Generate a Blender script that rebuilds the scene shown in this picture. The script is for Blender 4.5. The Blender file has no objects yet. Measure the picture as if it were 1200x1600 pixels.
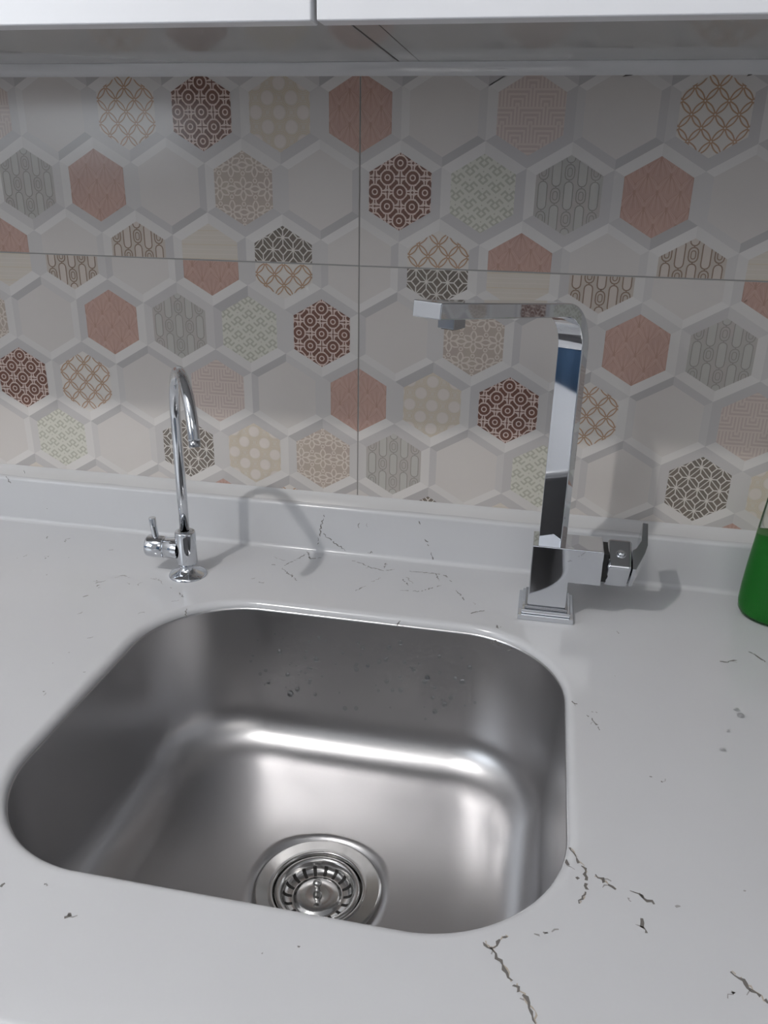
import bpy, bmesh, math, random
from mathutils import Vector, Matrix
from math import sin, cos, pi, radians, hypot

# ---------------------------------------------------------------- set-up
# all lengths below are centimetres; x to the right along the wall, y out of
# the wall is negative, z measured from the horizontal tile joint
OFF = 1.234                                    # the counter top stands 0.90 m over the floor
CT = -33.4                                     # counter top height in these centimetres
def P(x, y, z): return Vector((x/100, y/100, z/100 + OFF))
scene = bpy.context.scene
col = scene.collection

cam_data = bpy.data.cameras.new('camera')
HANDLE_ROT = -58
cam = bpy.data.objects.new('camera', cam_data); col.objects.link(cam)
cam_data.sensor_fit = 'HORIZONTAL'; cam_data.sensor_width = 36.0
cam_data.lens = 1265/1200*36.0; cam_data.clip_start = 0.02
Rr, Rf, Ru = (0.980553, 0.195364, 0.018694), (-0.174095, 0.909846, -0.376658), (-0.090594, 0.366079, 0.926164)
m = Matrix(((Rr[0], Ru[0], -Rf[0]), (Rr[1], Ru[1], -Rf[1]), (Rr[2], Ru[2], -Rf[2]))).to_4x4()
m.translation = P(20.364, -89.238, 8.4145)
cam.matrix_world = m
scene.camera = cam

scene.view_settings.view_transform = 'Standard'; scene.view_settings.look = 'None'
scene.view_settings.gamma = 1.0; scene.view_settings.use_curve_mapping = False
scene.view_settings.exposure = EXPOSURE = 0.03

world = bpy.data.worlds.new('world'); scene.world = world; world.use_nodes = True
world.node_tree.nodes['Background'].inputs[0].default_value = (0.75, 0.82, 0.95, 1)
world.node_tree.nodes['Background'].inputs[1].default_value = 0.3

def lamp(name, kind, loc, energy, color, target=None, **kw):
    d = bpy.data.lights.new(name, kind); d.energy = energy; d.color = color
    for k, v in kw.items(): setattr(d, k, v)
    o = bpy.data.objects.new(name, d); col.objects.link(o); o.location = loc
    if target is not None: o.rotation_euler = (Vector(target)-Vector(loc)).to_track_quat('-Z', 'Y').to_euler()
    return o
# the ceiling lamp that throws the tap shadows (its bulb is modelled further down)
KEY = P(-53, -115, 115)
lamp('ceiling_bulb_light', 'POINT', KEY, 36, (1.0, 0.975, 0.95), shadow_soft_size=0.022)
# daylight through the window behind and to the left of the camera
lamp('window_daylight', 'AREA', P(-155, -190, 60), 11, (0.86, 0.93, 1.0), target=P(20, -20, 0), shape='RECTANGLE', size=1.1, size_y=0.9)
# added soft fill from above, further back; no known lamp of the room
lamp('added_fill_light', 'AREA', P(60, -210, 118), 4.5, (1.0, 0.97, 0.94), target=P(50, -60, 0), shape='RECTANGLE', size=1.2, size_y=0.8)

# ---------------------------------------------------------------- materials
def mat(name, base, rough=0.5, metal=0.0, spec=0.5, **kw):
    mt = bpy.data.materials.new(name); mt.use_nodes = True
    b = mt.node_tree.nodes['Principled BSDF']
    b.inputs['Base Color'].default_value = (*base, 1); b.inputs['Roughness'].default_value = rough
    b.inputs['Metallic'].default_value = metal; b.inputs['Specular IOR Level'].default_value = spec
    for k, v in kw.items():
        b.inputs[k].default_value = v
    return mt
def nodes(mt): return mt.node_tree.nodes, mt.node_tree.links, mt.node_tree.nodes['Principled BSDF']
def noisy(mt, scale, amount, c2, detail=4, stretch=(1, 1, 1)):
    """mix the base colour with c2 by a soft noise"""
    n, l, b = nodes(mt)
    tc = n.new('ShaderNodeTexCoord'); mp = n.new('ShaderNodeMapping'); mp.inputs['Scale'].default_value = stretch
    nt = n.new('ShaderNodeTexNoise'); nt.inputs['Scale'].default_value = scale; nt.inputs['Detail'].default_value = detail
    mx = n.new('ShaderNodeMix'); mx.data_type = 'RGBA'
    rg = n.new('ShaderNodeMapRange'); rg.inputs['From Min'].default_value = .35; rg.inputs['From Max'].default_value = .7
    rg.inputs['To Max'].default_value = amount
    l.new(tc.outputs['Object'], mp.inputs[0]); l.new(mp.outputs[0], nt.inputs['Vector'])
    l.new(nt.outputs['Fac'], rg.inputs['Value']); l.new(rg.outputs[0], mx.inputs['Factor'])
    mx.inputs['A'].default_value = b.inputs['Base Color'].default_value; mx.inputs['B'].default_value = (*c2, 1)
    l.new(mx.outputs['Result'], b.inputs['Base Color'])
    return mt
def bump(mt, scale, strength, dist, stretch=(1, 1, 1), detail=3):
    n, l, b = nodes(mt)
    tc = n.new('ShaderNodeTexCoord'); mp = n.new('ShaderNodeMapping'); mp.inputs['Scale'].default_value = stretch
    nt = n.new('ShaderNodeTexNoise'); nt.inputs['Scale'].default_value = scale; nt.inputs['Detail'].default_value = detail
    bp = n.new('ShaderNodeBump'); bp.inputs['Strength'].default_value = strength; bp.inputs['Distance'].default_value = dist
    l.new(tc.outputs['Object'], mp.inputs[0]); l.new(mp.outputs[0], nt.inputs['Vector'])
    l.new(nt.outputs['Fac'], bp.inputs['Height']); l.new(bp.outputs[0], b.inputs['Normal'])
    return mt

TR = 0.16                                       # glaze roughness
def tilemat(name, c, c2=None, amt=.6, sc=60):
    k = (1.27, 1.235, 1.20); c = tuple(v*q for v, q in zip(c, k)); c2 = c2 and tuple(v*q for v, q in zip(c2, k))
    mt = mat(name, c, TR, 0, .5)
    return noisy(mt, sc, amt, c2) if c2 else mt
M = dict(
    grout=mat('grey_grout', (.36, .35, .34), .8),
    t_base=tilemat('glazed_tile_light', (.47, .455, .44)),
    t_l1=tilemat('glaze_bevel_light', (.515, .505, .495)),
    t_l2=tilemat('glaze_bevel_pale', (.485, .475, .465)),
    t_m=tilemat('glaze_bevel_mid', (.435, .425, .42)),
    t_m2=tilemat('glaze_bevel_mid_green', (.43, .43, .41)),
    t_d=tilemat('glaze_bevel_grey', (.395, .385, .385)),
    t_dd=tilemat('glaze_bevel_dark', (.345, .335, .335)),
    t_blank=tilemat('glaze_blank_hexagon', (.455, .435, .42), (.475, .46, .445), .6, 12),
    brown=tilemat('print_brown', (.125, .065, .050), (.16, .08, .06), .8, 90),  # dark print, raised so the colour takes in veiling haze
    brown_bg=tilemat('print_blush', (.50, .41, .37)),
    orange=tilemat('print_ochre', (.33, .22, .14), (.38, .25, .18), .8, 40),
    orange_bg=tilemat('print_ivory', (.50, .48, .455)),
    cream=tilemat('print_cream', (.475, .445, .40), (.47, .43, .375), .8, 30),
    cream_l=tilemat('print_cream_line', (.46, .39, .285)),
    dot=tilemat('print_dot', (.515, .475, .445)),
    pink=tilemat('print_terracotta', (.40, .27, .23), (.37, .25, .22), .8, 45),
    pink_d=tilemat('print_terracotta_line', (.34, .22, .185)),
    pink_l=tilemat('print_terracotta_pale', (.43, .305, .265)),
    grey=tilemat('print_grey', (.345, .34, .32), (.37, .335, .32), .9, 35),
    grey_d=tilemat('print_grey_line', (.26, .25, .235)),
    grey_l=tilemat('print_grey_pale', (.375, .37, .35)),
    tube=tilemat('print_sand', (.415, .375, .335), (.38, .34, .30), .8, 40),
    tube_d=tilemat('print_sand_line', (.22, .165, .13)),
    tube_l=tilemat('print_sand_pale', (.45, .405, .37)),
    floral=tilemat('print_mauve', (.355, .30, .27), (.38, .335, .28), .8, 30),
    floral_l=tilemat('print_mauve_line', (.50, .455, .41)),
    green=tilemat('print_sage_pale', (.475, .475, .425)),
    green_d=tilemat('print_sage', (.355, .355, .305)),
    maze=tilemat('print_rose', (.41, .345, .32)),
    maze_l=tilemat('print_rose_pale', (.475, .415, .38)),
    star=tilemat('print_umber', (.13, .115, .10), (.155, .13, .11), .8, 60),  # umber lifted as well, the haze is mixed into its colour
    star_l=tilemat('print_umber_line', (.48, .46, .43)),
    quartz=mat('white_quartz', (.57, .575, .59), .17, 0, .5),
    vein=mat('quartz_vein', (.16, .15, .14), .3),
    vein_f=mat('quartz_vein_faint', (.30, .29, .285), .3),
    vein_o=mat('quartz_vein_ochre', (.42, .37, .31), .3),
    silicone=mat('white_silicone', (.60, .60, .605), .10),
    mould=mat('dark_gap', (.08, .07, .06), .8),
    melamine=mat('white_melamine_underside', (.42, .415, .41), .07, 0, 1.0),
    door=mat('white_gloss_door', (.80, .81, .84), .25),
    edge=mat('door_edge_band', (.62, .62, .64), .4),
    gap=mat('joint_dark', (.05, .045, .04), .8), strip=mat('grey_joint', (.30, .30, .31), .6),
    chrome=mat('polished_chrome', (.66, .68, .71), .035, 1.0),
    chrome_d=mat('satin_chrome', (.42, .43, .45), .18, 1.0),
    rubber=mat('black_rubber', (.01, .01, .01), .5),
    steel=mat('brushed_steel', (.49, .485, .49), .33, 1.0),
    steel_b=mat('pressed_steel', (.58, .575, .565), .15, 1.0),
    hole=mat('drain_dark', (.012, .011, .010), .6),
    plaster=mat('white_plaster', (.70, .71, .73), .8),
    floor=mat('grey_floor_tile', (.40, .40, .41), .3),
)
noisy(M['quartz'], 9, .35, (.60, .605, .62), 3)
bump(M['quartz'], 3, .05, .002, detail=1)
bump(M['steel'], 900, .05, .0004, detail=1)
# a second, stronger steel grain: slight vertical brushing
n, l, b = nodes(M['steel']); b.inputs['Anisotropic'].default_value = .25

def glassy(name, colr, rough, ior, dens=0, volcol=None):
    mt = mat(name, colr, rough, 0, .5); b = mt.node_tree.nodes['Principled BSDF']
    b.inputs['Transmission Weight'].default_value = 1; b.inputs['IOR'].default_value = ior
    if dens:
        v = mt.node_tree.nodes.new('ShaderNodeVolumeAbsorption'); v.inputs['Color'].default_value = (*volcol, 1); v.inputs['Density'].default_value = dens
        mt.node_tree.links.new(v.outputs[0], mt.node_tree.nodes['Material Output'].inputs['Volume'])
    return mt
M['plastic'] = glassy('clear_plastic', (.97, .99, .95), .04, 1.12)
M['liquid'] = mat('green_dish_soap', (.035, .29, .045), .22, 0, .3, **{'Transmission Weight': .45, 'IOR': 1.2})
M['water'] = glassy('water', (.70, .72, .74), .0, 1.38)
M['water_clear'] = glassy('clear_water', (1, 1, 1), .0, 1.33)
M['cap'] = mat('green_plastic_cap', (.03, .30, .06), .35)

# ---------------------------------------------------------------- helpers
class MB:
    """collects polygons in centimetres and links them as one mesh object"""
    def __init__(s): s.v = []; s.f = []; s.m = []; s.sm = []
    def add(s, verts, faces, mi=0, smooth=False):
        o = len(s.v); s.v += [Vector(v) for v in verts]
        for f in faces: s.f.append([i+o for i in f]); s.m.append(mi); s.sm.append(smooth)
    def poly(s, pts, mi=0): s.add(pts, [list(range(len(pts)))], mi)
    def box(s, x0, x1, y0, y1, z0, z1, mi=0, xf=None):
        vs = [Vector((x, y, z)) for z in (z0, z1) for y in (y0, y1) for x in (x0, x1)]
        if xf: vs = [xf @ v for v in vs]
        s.add(vs, [(0, 2, 3, 1), (4, 5, 7, 6), (0, 1, 5, 4), (2, 6, 7, 3), (0, 4, 6, 2), (1, 3, 7, 5)], mi)
    def lathe(s, prof, n=48, c=(0, 0, 0), xf=None, mi=0, cap0=False, cap1=False, smooth=True, sx=1, sy=1):
        vs = []
        for r, z in prof:
            for i in range(n):
                a = 2*pi*i/n; v = Vector((r*cos(a)*sx, r*sin(a)*sy, z))
                if xf: v = xf @ v
                vs.append(v + Vector(c))
        fs = [(j*n+i, j*n+(i+1) % n, (j+1)*n+(i+1) % n, (j+1)*n+i) for j in range(len(prof)-1) for i in range(n)]
        s.add(vs, fs, mi, smooth)
        o = len(s.v)-len(vs)
        if cap0: s.f.append([o+i for i in range(n)][::-1]); s.m.append(mi); s.sm.append(False)
        if cap1: s.f.append([o+(len(prof)-1)*n+i for i in range(n)]); s.m.append(mi); s.sm.append(False)
    def tube(s, path, r, n=24, mi=0, caps=True):
        path = [Vector(p) for p in path]; rings = []
        up = Vector((1, 0, 0))
        t0 = (path[1]-path[0]).normalized()
        if abs(t0.dot(up)) > .9: up = Vector((0, 1, 0))
        a = (up - t0*up.dot(t0)).normalized()
        vs = []
        for i, p in enumerate(path):
            t = (path[min(i+1, len(path)-1)]-path[max(i-1, 0)]).normalized()
            a = (a - t*a.dot(t)).normalized(); bb = t.cross(a)
            rr = r[i] if isinstance(r, (list, tuple)) else r
            for k in range(n):
                q = 2*pi*k/n; vs.append(p + a*cos(q)*rr + bb*sin(q)*rr)
        fs = [(j*n+i, j*n+(i+1) % n, (j+1)*n+(i+1) % n, (j+1)*n+i) for j in range(len(path)-1) for i in range(n)]
        s.add(vs, fs, mi, True)
        o = len(s.v)-len(vs)
        if caps:
            s.f.append([o+i for i in range(n)][::-1]); s.m.append(mi); s.sm.append(False)
            s.f.append([o+(len(path)-1)*n+i for i in range(n)]); s.m.append(mi); s.sm.append(False)
    def build(s, name, mats, parent=None, origin=None, bevel=0, seg=3, fix=True):
        if not isinstance(mats, (list, tuple)): mats = [mats]
        org = P(*origin) if origin is not None else (P(*parent['_o']) if parent is not None and '_o' in parent else Vector((0, 0, 0)))
        me = bpy.data.meshes.new(name)
        me.from_pydata([P(*v)-org for v in s.v], [], s.f)
        for mm in mats: me.materials.append(mm)
        me.polygons.foreach_set('material_index', s.m); me.polygons.foreach_set('use_smooth', s.sm)
        me.validate()
        if fix:
            bm = bmesh.new(); bm.from_mesh(me); bmesh.ops.recalc_face_normals(bm, faces=bm.faces)
            bm.to_mesh(me); bm.free()
        me.update()
        o = bpy.data.objects.new(name, me); col.objects.link(o)
        if parent is not None: o.parent = parent; o['_o'] = list(parent['_o'])
        else:
            o.location = org; o['_o'] = list(origin) if origin is not None else [0, 0, -OFF*100]
        if bevel:
            b = o.modifiers.new('bevel', 'BEVEL'); b.width = bevel/100; b.segments = seg; b.limit_method = 'ANGLE'; b.angle_limit = radians(40)
            b.harden_normals = True
        return o
def empty(name, o):
    e = bpy.data.objects.new(name, None); col.objects.link(e); e.location = P(*o); e['_o'] = list(o); e.empty_display_size = .02
    return e
def tag(o, label, cat, group=None, kind=None):
    o['label'] = label; o['category'] = cat
    if group: o['group'] = group
    if kind: o['kind'] = kind
    return o
def struct(o): o['kind'] = 'structure'; return o
# traced veins of the stone and water droplets (centimetres in the plane they lie in)
COUNTER_MARKS = [(0, [(-9.09, -5.42), (-7.15, -6.23)]), (0, [(-8.56, -7.46), (-8.14, -7.54)]), (0, [(-7.0, -7.44), (-6.32, -5.85), (-5.49, -3.81)]), (0, [(-7.15, -8.18), (-5.4, -9.8), (-4.51, -10.75)]), (0, [(-5.55, -3.07), (-4.62, -4.9), (-3.23, -4.2)]), (0, [(0.34, -4.25), (1.68, -4.65), (2.64, -5.49), (4.59, -6.06), (5.98, -5.38)]), (0, [(7.52, -5.53), (9.0, -5.35), (11.26, -5.49), (12.07, -5.98)]), (0, [(4.46, -5.4), (4.41, -4.0)]), (0, [(7.41, -7.08), (8.39, -8.49)]), (0, [(7.97, -9.08), (7.14, -7.65)]), (0, [(7.28, -10.5), (9.38, -10.16), (11.62, -8.21)]), (0, [(3.72, -9.12), (4.59, -7.92)]), (0, [(-9.65, -11.64), (-9.29, -11.39)]), (0, [(-8.53, -12.03), (-7.94, -12.21)]), (0, [(2.46, -11.64), (3.57, -10.12)]), (0, [(10.5, -5.34), (11.06, -6.72)]), (0, [(11.72, -5.56), (11.92, -6.01)]), (0, [(12.45, -6.71), (12.63, -7.0)]), (0, [(13.36, -8.91), (14.45, -11.1)]), (0, [(15.52, -11.44), (15.7, -11.84)]), (0, [(15.41, -13.77), (16.24, -13.29), (16.81, -12.88)]), (1, [(18.21, -15.45), (18.53, -16.3)]), (1, [(18.43, -18.62), (18.8, -19.52)]), (0, [(18.02, -19.09), (18.22, -19.29)]), (0, [(8.4, -17.06), (8.37, -18.4)]), (0, [(19.87, -19.76), (20.01, -19.97)]), (0, [(-38.45, -6.33), (-37.93, -7.01)]), (0, [(-35.35, -7.38), (-35.65, -6.45), (-35.3, -6.17)]), (0, [(-38.19, -12.79), (-38.12, -12.77)]), (0, [(-37.67, -12.3), (-37.52, -11.9)]), (1, [(-34.91, -12.18), (-34.95, -11.46)]), (0, [(-32.5, -11.24), (-32.43, -11.22)]), (0, [(-35.34, -15.94), (-35.03, -16.03)]), (0, [(-32.46, -15.92), (-32.32, -15.89)]), (0, [(-26.05, -16.51), (-25.6, -16.08), (-25.27, -15.68)]), (0, [(-25.59, -17.19), (-25.34, -16.82)]), (0, [(-26.22, -16.07), (-26.02, -16.02)]), (0, [(-25.15, -17.56), (-24.96, -17.36)]), (0, [(-24.55, -14.86), (-24.17, -14.11), (-22.96, -14.48)]), (0, [(-28.91, -8.33), (-28.48, -8.04)]), (0, [(-22.49, -15.82), (-22.28, -15.93)]), (0, [(-21.11, -15.97), (-21.33, -15.55)]), (0, [(-20.66, -14.1), (-19.76, -14.05), (-18.65, -15.07)]), (0, [(-17.84, -15.67), (-17.37, -15.71)]), (0, [(-16.3, -16.39), (-15.21, -17.34)]), (0, [(-16.04, -18.57), (-15.57, -18.32)]), (0, [(-25.61, -19.8), (-25.31, -19.28)]), (0, [(-24.15, -23.31), (-23.99, -22.72)]), (0, [(-18.3, -21.8), (-17.65, -21.1)]), (0, [(-13.94, -19.52), (-13.1, -21.41)]), (0, [(-20.81, -27.34), (-20.33, -26.99)]), (0, [(-19.81, -36.28), (-19.59, -36.43)]), (0, [(-21.57, -32.08), (-21.51, -32.07)]), (0, [(-21.16, -30.06), (-21.05, -30.03)]), (0, [(-17.99, -32.89), (-17.82, -32.74)]), (0, [(-7.69, -55.17), (-7.65, -55.16)]), (1, [(-5.02, -57.27), (-4.86, -57.05), (-5.01, -56.94)]), (0, [(7.49, -57.11), (7.52, -57.1)]), (0, [(9.4, -56.13), (9.44, -56.12)]), (0, [(-10.32, -55.95), (-10.17, -55.66)]), (1, [(25.47, -27.36), (25.74, -27.69), (26.12, -27.79)]), (1, [(26.95, -29.21), (27.45, -30.09), (27.87, -31.15)]), (0, [(27.29, -28.67), (27.61, -28.69), (27.93, -28.8)]), (0, [(29.59, -22.53), (29.65, -22.52)]), (0, [(30.46, -14.57), (30.52, -14.55)]), (0, [(31.43, -36.06), (31.56, -36.18)]), (0, [(32.23, -36.54), (32.27, -36.61)]), (0, [(25.16, -44.9), (25.66, -45.66), (26.14, -46.51), (26.26, -48.0), (25.78, -49.48)]), (1, [(26.82, -46.97), (27.26, -47.19), (27.65, -47.54), (28.11, -47.85)]), (0, [(27.38, -47.11), (27.87, -47.22)]), (1, [(29.0, -47.71), (29.54, -47.85), (30.42, -48.53)]), (0, [(28.83, -48.37), (29.0, -48.63)]), (0, [(29.44, -49.82), (29.62, -50.4), (29.73, -50.84)]), (0, [(31.71, -48.34), (32.03, -48.33)]), (0, [(23.07, -52.41), (23.63, -52.2), (24.51, -51.69)]), (0, [(20.08, -53.56), (20.37, -53.85), (20.67, -53.79), (21.18, -52.96), (21.49, -52.89)]), (1, [(20.48, -53.83), (21.3, -54.86), (21.9, -55.77), (22.65, -56.69), (23.02, -57.18), (23.28, -58.06)]), (1, [(34.32, -52.45), (34.66, -52.83), (35.21, -53.52), (35.92, -54.16)]), (0, [(36.27, -46.13), (36.33, -46.22)]), (1, [(34.05, -53.89), (34.08, -53.93)]), (1, [(39.68, -17.78), (40.15, -17.79), (40.8, -17.41), (41.37, -17.16)]), (1, [(42.81, -15.19), (43.3, -15.67), (44.18, -16.98)]), (0, [(25.62, -47.34), (25.79, -47.35)]), (0, [(24.98, -45.98), (25.14, -46.45)])]
UPSTAND_MARKS = [(1, [(-3.46, -28.57), (-4.04, -30.72), (-4.38, -32.71)]), (1, [(-3.64, -31.02), (-2.45, -31.99), (-1.25, -32.63), (-0.61, -33.25)]), (0, [(0.79, -29.14), (0.79, -29.81)]), (0, [(1.65, -29.14), (1.81, -29.54)]), (1, [(8.08, -28.16), (8.25, -28.8)]), (1, [(8.84, -30.38), (9.26, -31.25)]), (1, [(9.6, -32.04), (9.88, -33.27), (10.68, -34.03)]), (0, [(1.53, -33.35), (2.32, -32.75), (2.95, -33.02)]), (1, [(-45.57, -27.32), (-45.33, -28.0), (-45.09, -28.24)]), (1, [(-43.06, -26.41), (-42.84, -26.73)]), (0, [(-40.49, -31.34), (-40.4, -31.33)])]
DROPS = [(-5.17, -36.89), (-7.12, -37.87), (-4.27, -37.23), (-1.34, -37.29), (-0.23, -36.67), (-7.96, -40.46), (-6.27, -41.42), (-3.52, -40.36), (-2.26, -40.97), (-2.49, -41.41), (-1.77, -41.14), (-1.13, -40.48), (-1.23, -41.94), (-0.55, -39.29), (0.12, -41.25), (1.6, -39.6), (-3.96, -43.18), (-3.48, -43.93), (-1.3, -42.28), (2.07, -42.97), (3.66, -39.61), (3.87, -39.34), (5.1, -39.39), (2.36, -38.16), (-8.41, -42.31), (-7.71, -39.78), (7.05, -38.33), (7.24, -38.07), (5.16, -39.23), (8.53, -36.12), (7.35, -36.82), (4.0, -36.69), (8.63, -40.12), (7.23, -40.88), (10.58, -38.27), (10.07, -39.04), (12.85, -39.01), (12.71, -37.19), (15.03, -37.0), (15.4, -39.0), (14.51, -39.45), (15.24, -39.72), (12.4, -40.87), (11.63, -39.81), (8.8, -41.67), (12.25, -42.08), (13.25, -42.15), (17.07, -38.67), (17.55, -41.15), (19.52, -40.6), (18.78, -41.19), (12.58, -43.7), (11.42, -43.33), (11.61, -44.75), (18.55, -43.51), (19.86, -42.58), (21.31, -45.37), (21.52, -43.18), (22.57, -45.64), (18.44, -44.82), (20.85, -44.57), (16.81, -41.9), (14.17, -41.77), (15.93, -38.01), (18.14, -37.45), (13.54, -42.66), (22.97, -43.49), (23.71, -44.64), (23.6, -41.97)]

# ---------------------------------------------------------------- the tiled wall
HS = 8.5714; HH = HS*math.sqrt(3)/2; CR = HS/math.sqrt(3); PR = 3.784     # pitch, row height, cell radius, printed radius
def hexv(r, cx=0, cz=0): return [(cx+r*sin(radians(60*k)), cz+r*cos(radians(60*k))) for k in range(6)]   # pointy top, clockwise from the top
def clip(poly, planes):
    for (nx, nz, d) in planes:                   # keep nx*x+nz*z <= d
        out = []
        for i in range(len(poly)):
            a, b = poly[i], poly[(i+1) % len(poly)]
            da, db = nx*a[0]+nz*a[1]-d, nx*b[0]+nz*b[1]-d
            if da <= 0: out.append(a)
            if da*db < 0:
                t = da/(da-db); out.append((a[0]+(b[0]-a[0])*t, a[1]+(b[1]-a[1])*t))
        poly = out
        if len(poly) < 3: return None
    return poly
HEXP = [(sin(radians(30+60*k)), cos(radians(30+60*k)), PR*math.sqrt(3)/2) for k in range(6)]
def seg(a, b, w):
    dx, dz = b[0]-a[0], b[1]-a[1]; L = hypot(dx, dz) or 1; nx, nz = -dz/L*w/2, dx/L*w/2
    return [(a[0]+nx, a[1]+nz), (b[0]+nx, b[1]+nz), (b[0]-nx, b[1]-nz), (a[0]-nx, a[1]-nz)]
def line(pts, w, mi, lay=1):
    out = []
    for a, b in zip(pts, pts[1:]):
        L = hypot(b[0]-a[0], b[1]-a[1]) or 1; e = w*.3/L
        a2 = (a[0]-(b[0]-a[0])*e, a[1]-(b[1]-a[1])*e); b2 = (b[0]+(b[0]-a[0])*e, b[1]+(b[1]-a[1])*e)
        out.append((seg(a2, b2, w), mi, lay))
    return out
def disc(c, r, mi, lay=1, n=14, ph=0, rz=None): return [([(c[0]+r*cos(2*pi*i/n+ph), c[1]+(rz or r)*sin(2*pi*i/n+ph)) for i in range(n)], mi, lay)]
def ring(c, r, w, mi, lay=1, n=14, ph=0, rz=None):
    rz = rz or r; out = []
    for i in range(n):
        a, b = 2*pi*i/n+ph, 2*pi*(i+1)/n+ph
        out.append(([(c[0]+(r+w/2)*cos(a), c[1]+(rz+w/2)*sin(a)), (c[0]+(r+w/2)*cos(b), c[1]+(rz+w/2)*sin(b)),
                     (c[0]+(r-w/2)*cos(b), c[1]+(rz-w/2)*sin(b)), (c[0]+(r-w/2)*cos(a), c[1]+(rz-w/2)*sin(a))], mi, lay))
    return out
def lattice(a, b, off=(0, 0)):
    return [(off[0]+i*a, off[1]+j*b) for i in range(-6, 7) for j in range(-6, 7) if (i+j) % 2 == 0 and abs(i*a+off[0]) < 5 and abs(j*b+off[1]) < 5.5]
def petal(a, b, w, lw, mi, fill=None):
    """pointed leaf outline between two points"""
    dx, dz = b[0]-a[0], b[1]-a[1]; L = hypot(dx, dz); ux, uz = dx/L, dz/L; out = []
    for s in (-1, 1):
        pts = [(a[0]+dx*t-uz*s*w*sin(pi*t), a[1]+dz*t+ux*s*w*sin(pi*t)) for t in (.07, .2, .35, .5, .65, .8, .93)]
        out += line(pts, lw, mi, 2)
    return out
def motif(kind):
    o = []; A, B = 1.325, 1.40
    if kind == 'brown':
        for c in lattice(A, B):
            o += line([(c[0]-A, c[1]), (c[0]+A, c[1])], .40, 'brown_bg', 1) + line([(c[0], c[1]-B), (c[0], c[1]+B)], .40, 'brown_bg', 1)
            o += line([(c[0]-A, c[1]), (c[0]+A, c[1])], .12, 'brown', 2) + line([(c[0], c[1]-B), (c[0], c[1]+B)], .12, 'brown', 2)
            o += disc(c, .84, 'brown_bg', 3, 8, pi/8) + disc(c, .66, 'brown', 4, 14) + ring(c, .27, .13, 'brown_bg', 5, 12)
        for c in [(x+A, z) for x, z in lattice(A, B)]:           # outlines of the bone shapes
            o += line([(c[0]-.2, c[1]-.34), (c[0]-.2, c[1]+.34)], .12, 'brown_bg', 2) + line([(c[0]+.2, c[1]-.34), (c[0]+.2, c[1]+.34)], .12, 'brown_bg', 2)
            o += line([(c[0]-.34, c[1]-.2), (c[0]+.34, c[1]-.2)], .12, 'brown_bg', 2) + line([(c[0]-.34, c[1]+.2), (c[0]+.34, c[1]+.2)], .12, 'brown_bg', 2)
        return 'brown', o
    if kind == 'orange':
        a, b = 1.07, 1.16
        for c in lattice(a, b):
            o += petal(c, (c[0]+a, c[1]+b), .21, .13, 'orange') + petal(c, (c[0]-a, c[1]+b), .21, .13, 'orange')
        return 'orange_bg', o
    if kind == 'dots':
        for c in lattice(1.28, 1.36, (0, 0)):
            o += ring(c, .98, .05, 'cream_l', 1, 12) + ring(c, .80, .06, 'cream_l', 1, 16) + disc(c, .62, 'dot', 2, 18)
            q = (c[0]+1.28, c[1]); o += ring(q, .32, .05, 'cream_l', 1, 4, pi/4)
        return 'cream', o
    if kind == 'pink':
        a, b = 1.09, 1.55
        for c in lattice(a, b, (0, .6)):
            for k in range(-4, 5):
                t = k*.24; pts = [(c[0]+sin(t)*r*1.05*(1-.22*(r/1.9)), c[1]-cos(t)*r) for r in (.15, .7, 1.25, 1.75)]
                o += line(pts, .05, 'pink_l' if k % 2 else 'pink_d', 1)
            o += [([(c[0]-.13, c[1]+.1), (c[0]+.13, c[1]+.1), (c[0]+.07, c[1]-.55), (c[0]-.07, c[1]-.55)], 'pink_d', 2)]
            o += line([(c[0]-a, c[1]-b+.1), (c[0]-a*.75, c[1]-b*.45), (c[0]-a*.2, c[1]-.1)], .05, 'pink_l', 1) + line([(c[0]+a, c[1]-b+.1), (c[0]+a*.75, c[1]-b*.45), (c[0]+a*.2, c[1]-.1)], .05, 'pink_l', 1)
        return 'pink', o
    if kind in ('grey', 'tube'):
        d, lt = ('grey_d', 'grey_l') if kind == 'grey' else ('tube_d', 'tube_l')
        lw = .09 if kind == 'grey' else .12
        for i in range(-3, 4):
            x = i*1.27
            for j in range(-2, 3):
                zc = j*4.4 + (2.2 if i % 2 else 0)
                def cap(h, w, lwid, m1, fill=None):
                    pts = []
                    for s in (1, -1):
                        for k in range(7):
                            q = pi*k/6 if s == 1 else pi + pi*k/6
                            pts.append((x+w*cos(q), zc0+s*(h-w)+w*sin(q)))
                    pts.append(pts[0]); r = line(pts, lwid, m1, 2)
                    if fill: r.append((pts[:-1], fill, 1))
                    return r
                zc0 = zc; o += cap(1.33, .43, lw, d, lt)
                zc0 = zc+2.2; o += cap(.72, .46, lw, d) + cap(.40, .22, lw*.8, d)
                for s in (-1, 1): o += line([(x, zc+2.2+s*.72), (x, zc+2.2+s*.9)], lw, d, 2)
        return kind, o
    if kind == 'floral':
        for c in lattice(1.34, 2.36):
            for k in range(6):
                t = pi/6+pi/3*k; o += petal((c[0]+.10*cos(t), c[1]+.10*sin(t)), (c[0]+1.25*cos(t), c[1]+1.25*sin(t)), .30, .15, 'floral_l')
        for c in lattice(1.34, 2.36, (1.34, 0)):
            o += petal((c[0]-.62, c[1]), (c[0]+.62, c[1]), .30, .15, 'floral_l') + ring((c[0], c[1]+.82), .20, .12, 'floral_l', 2, 8) + ring((c[0], c[1]-.82), .20, .12, 'floral_l', 2, 8)
        return 'floral', o
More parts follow.
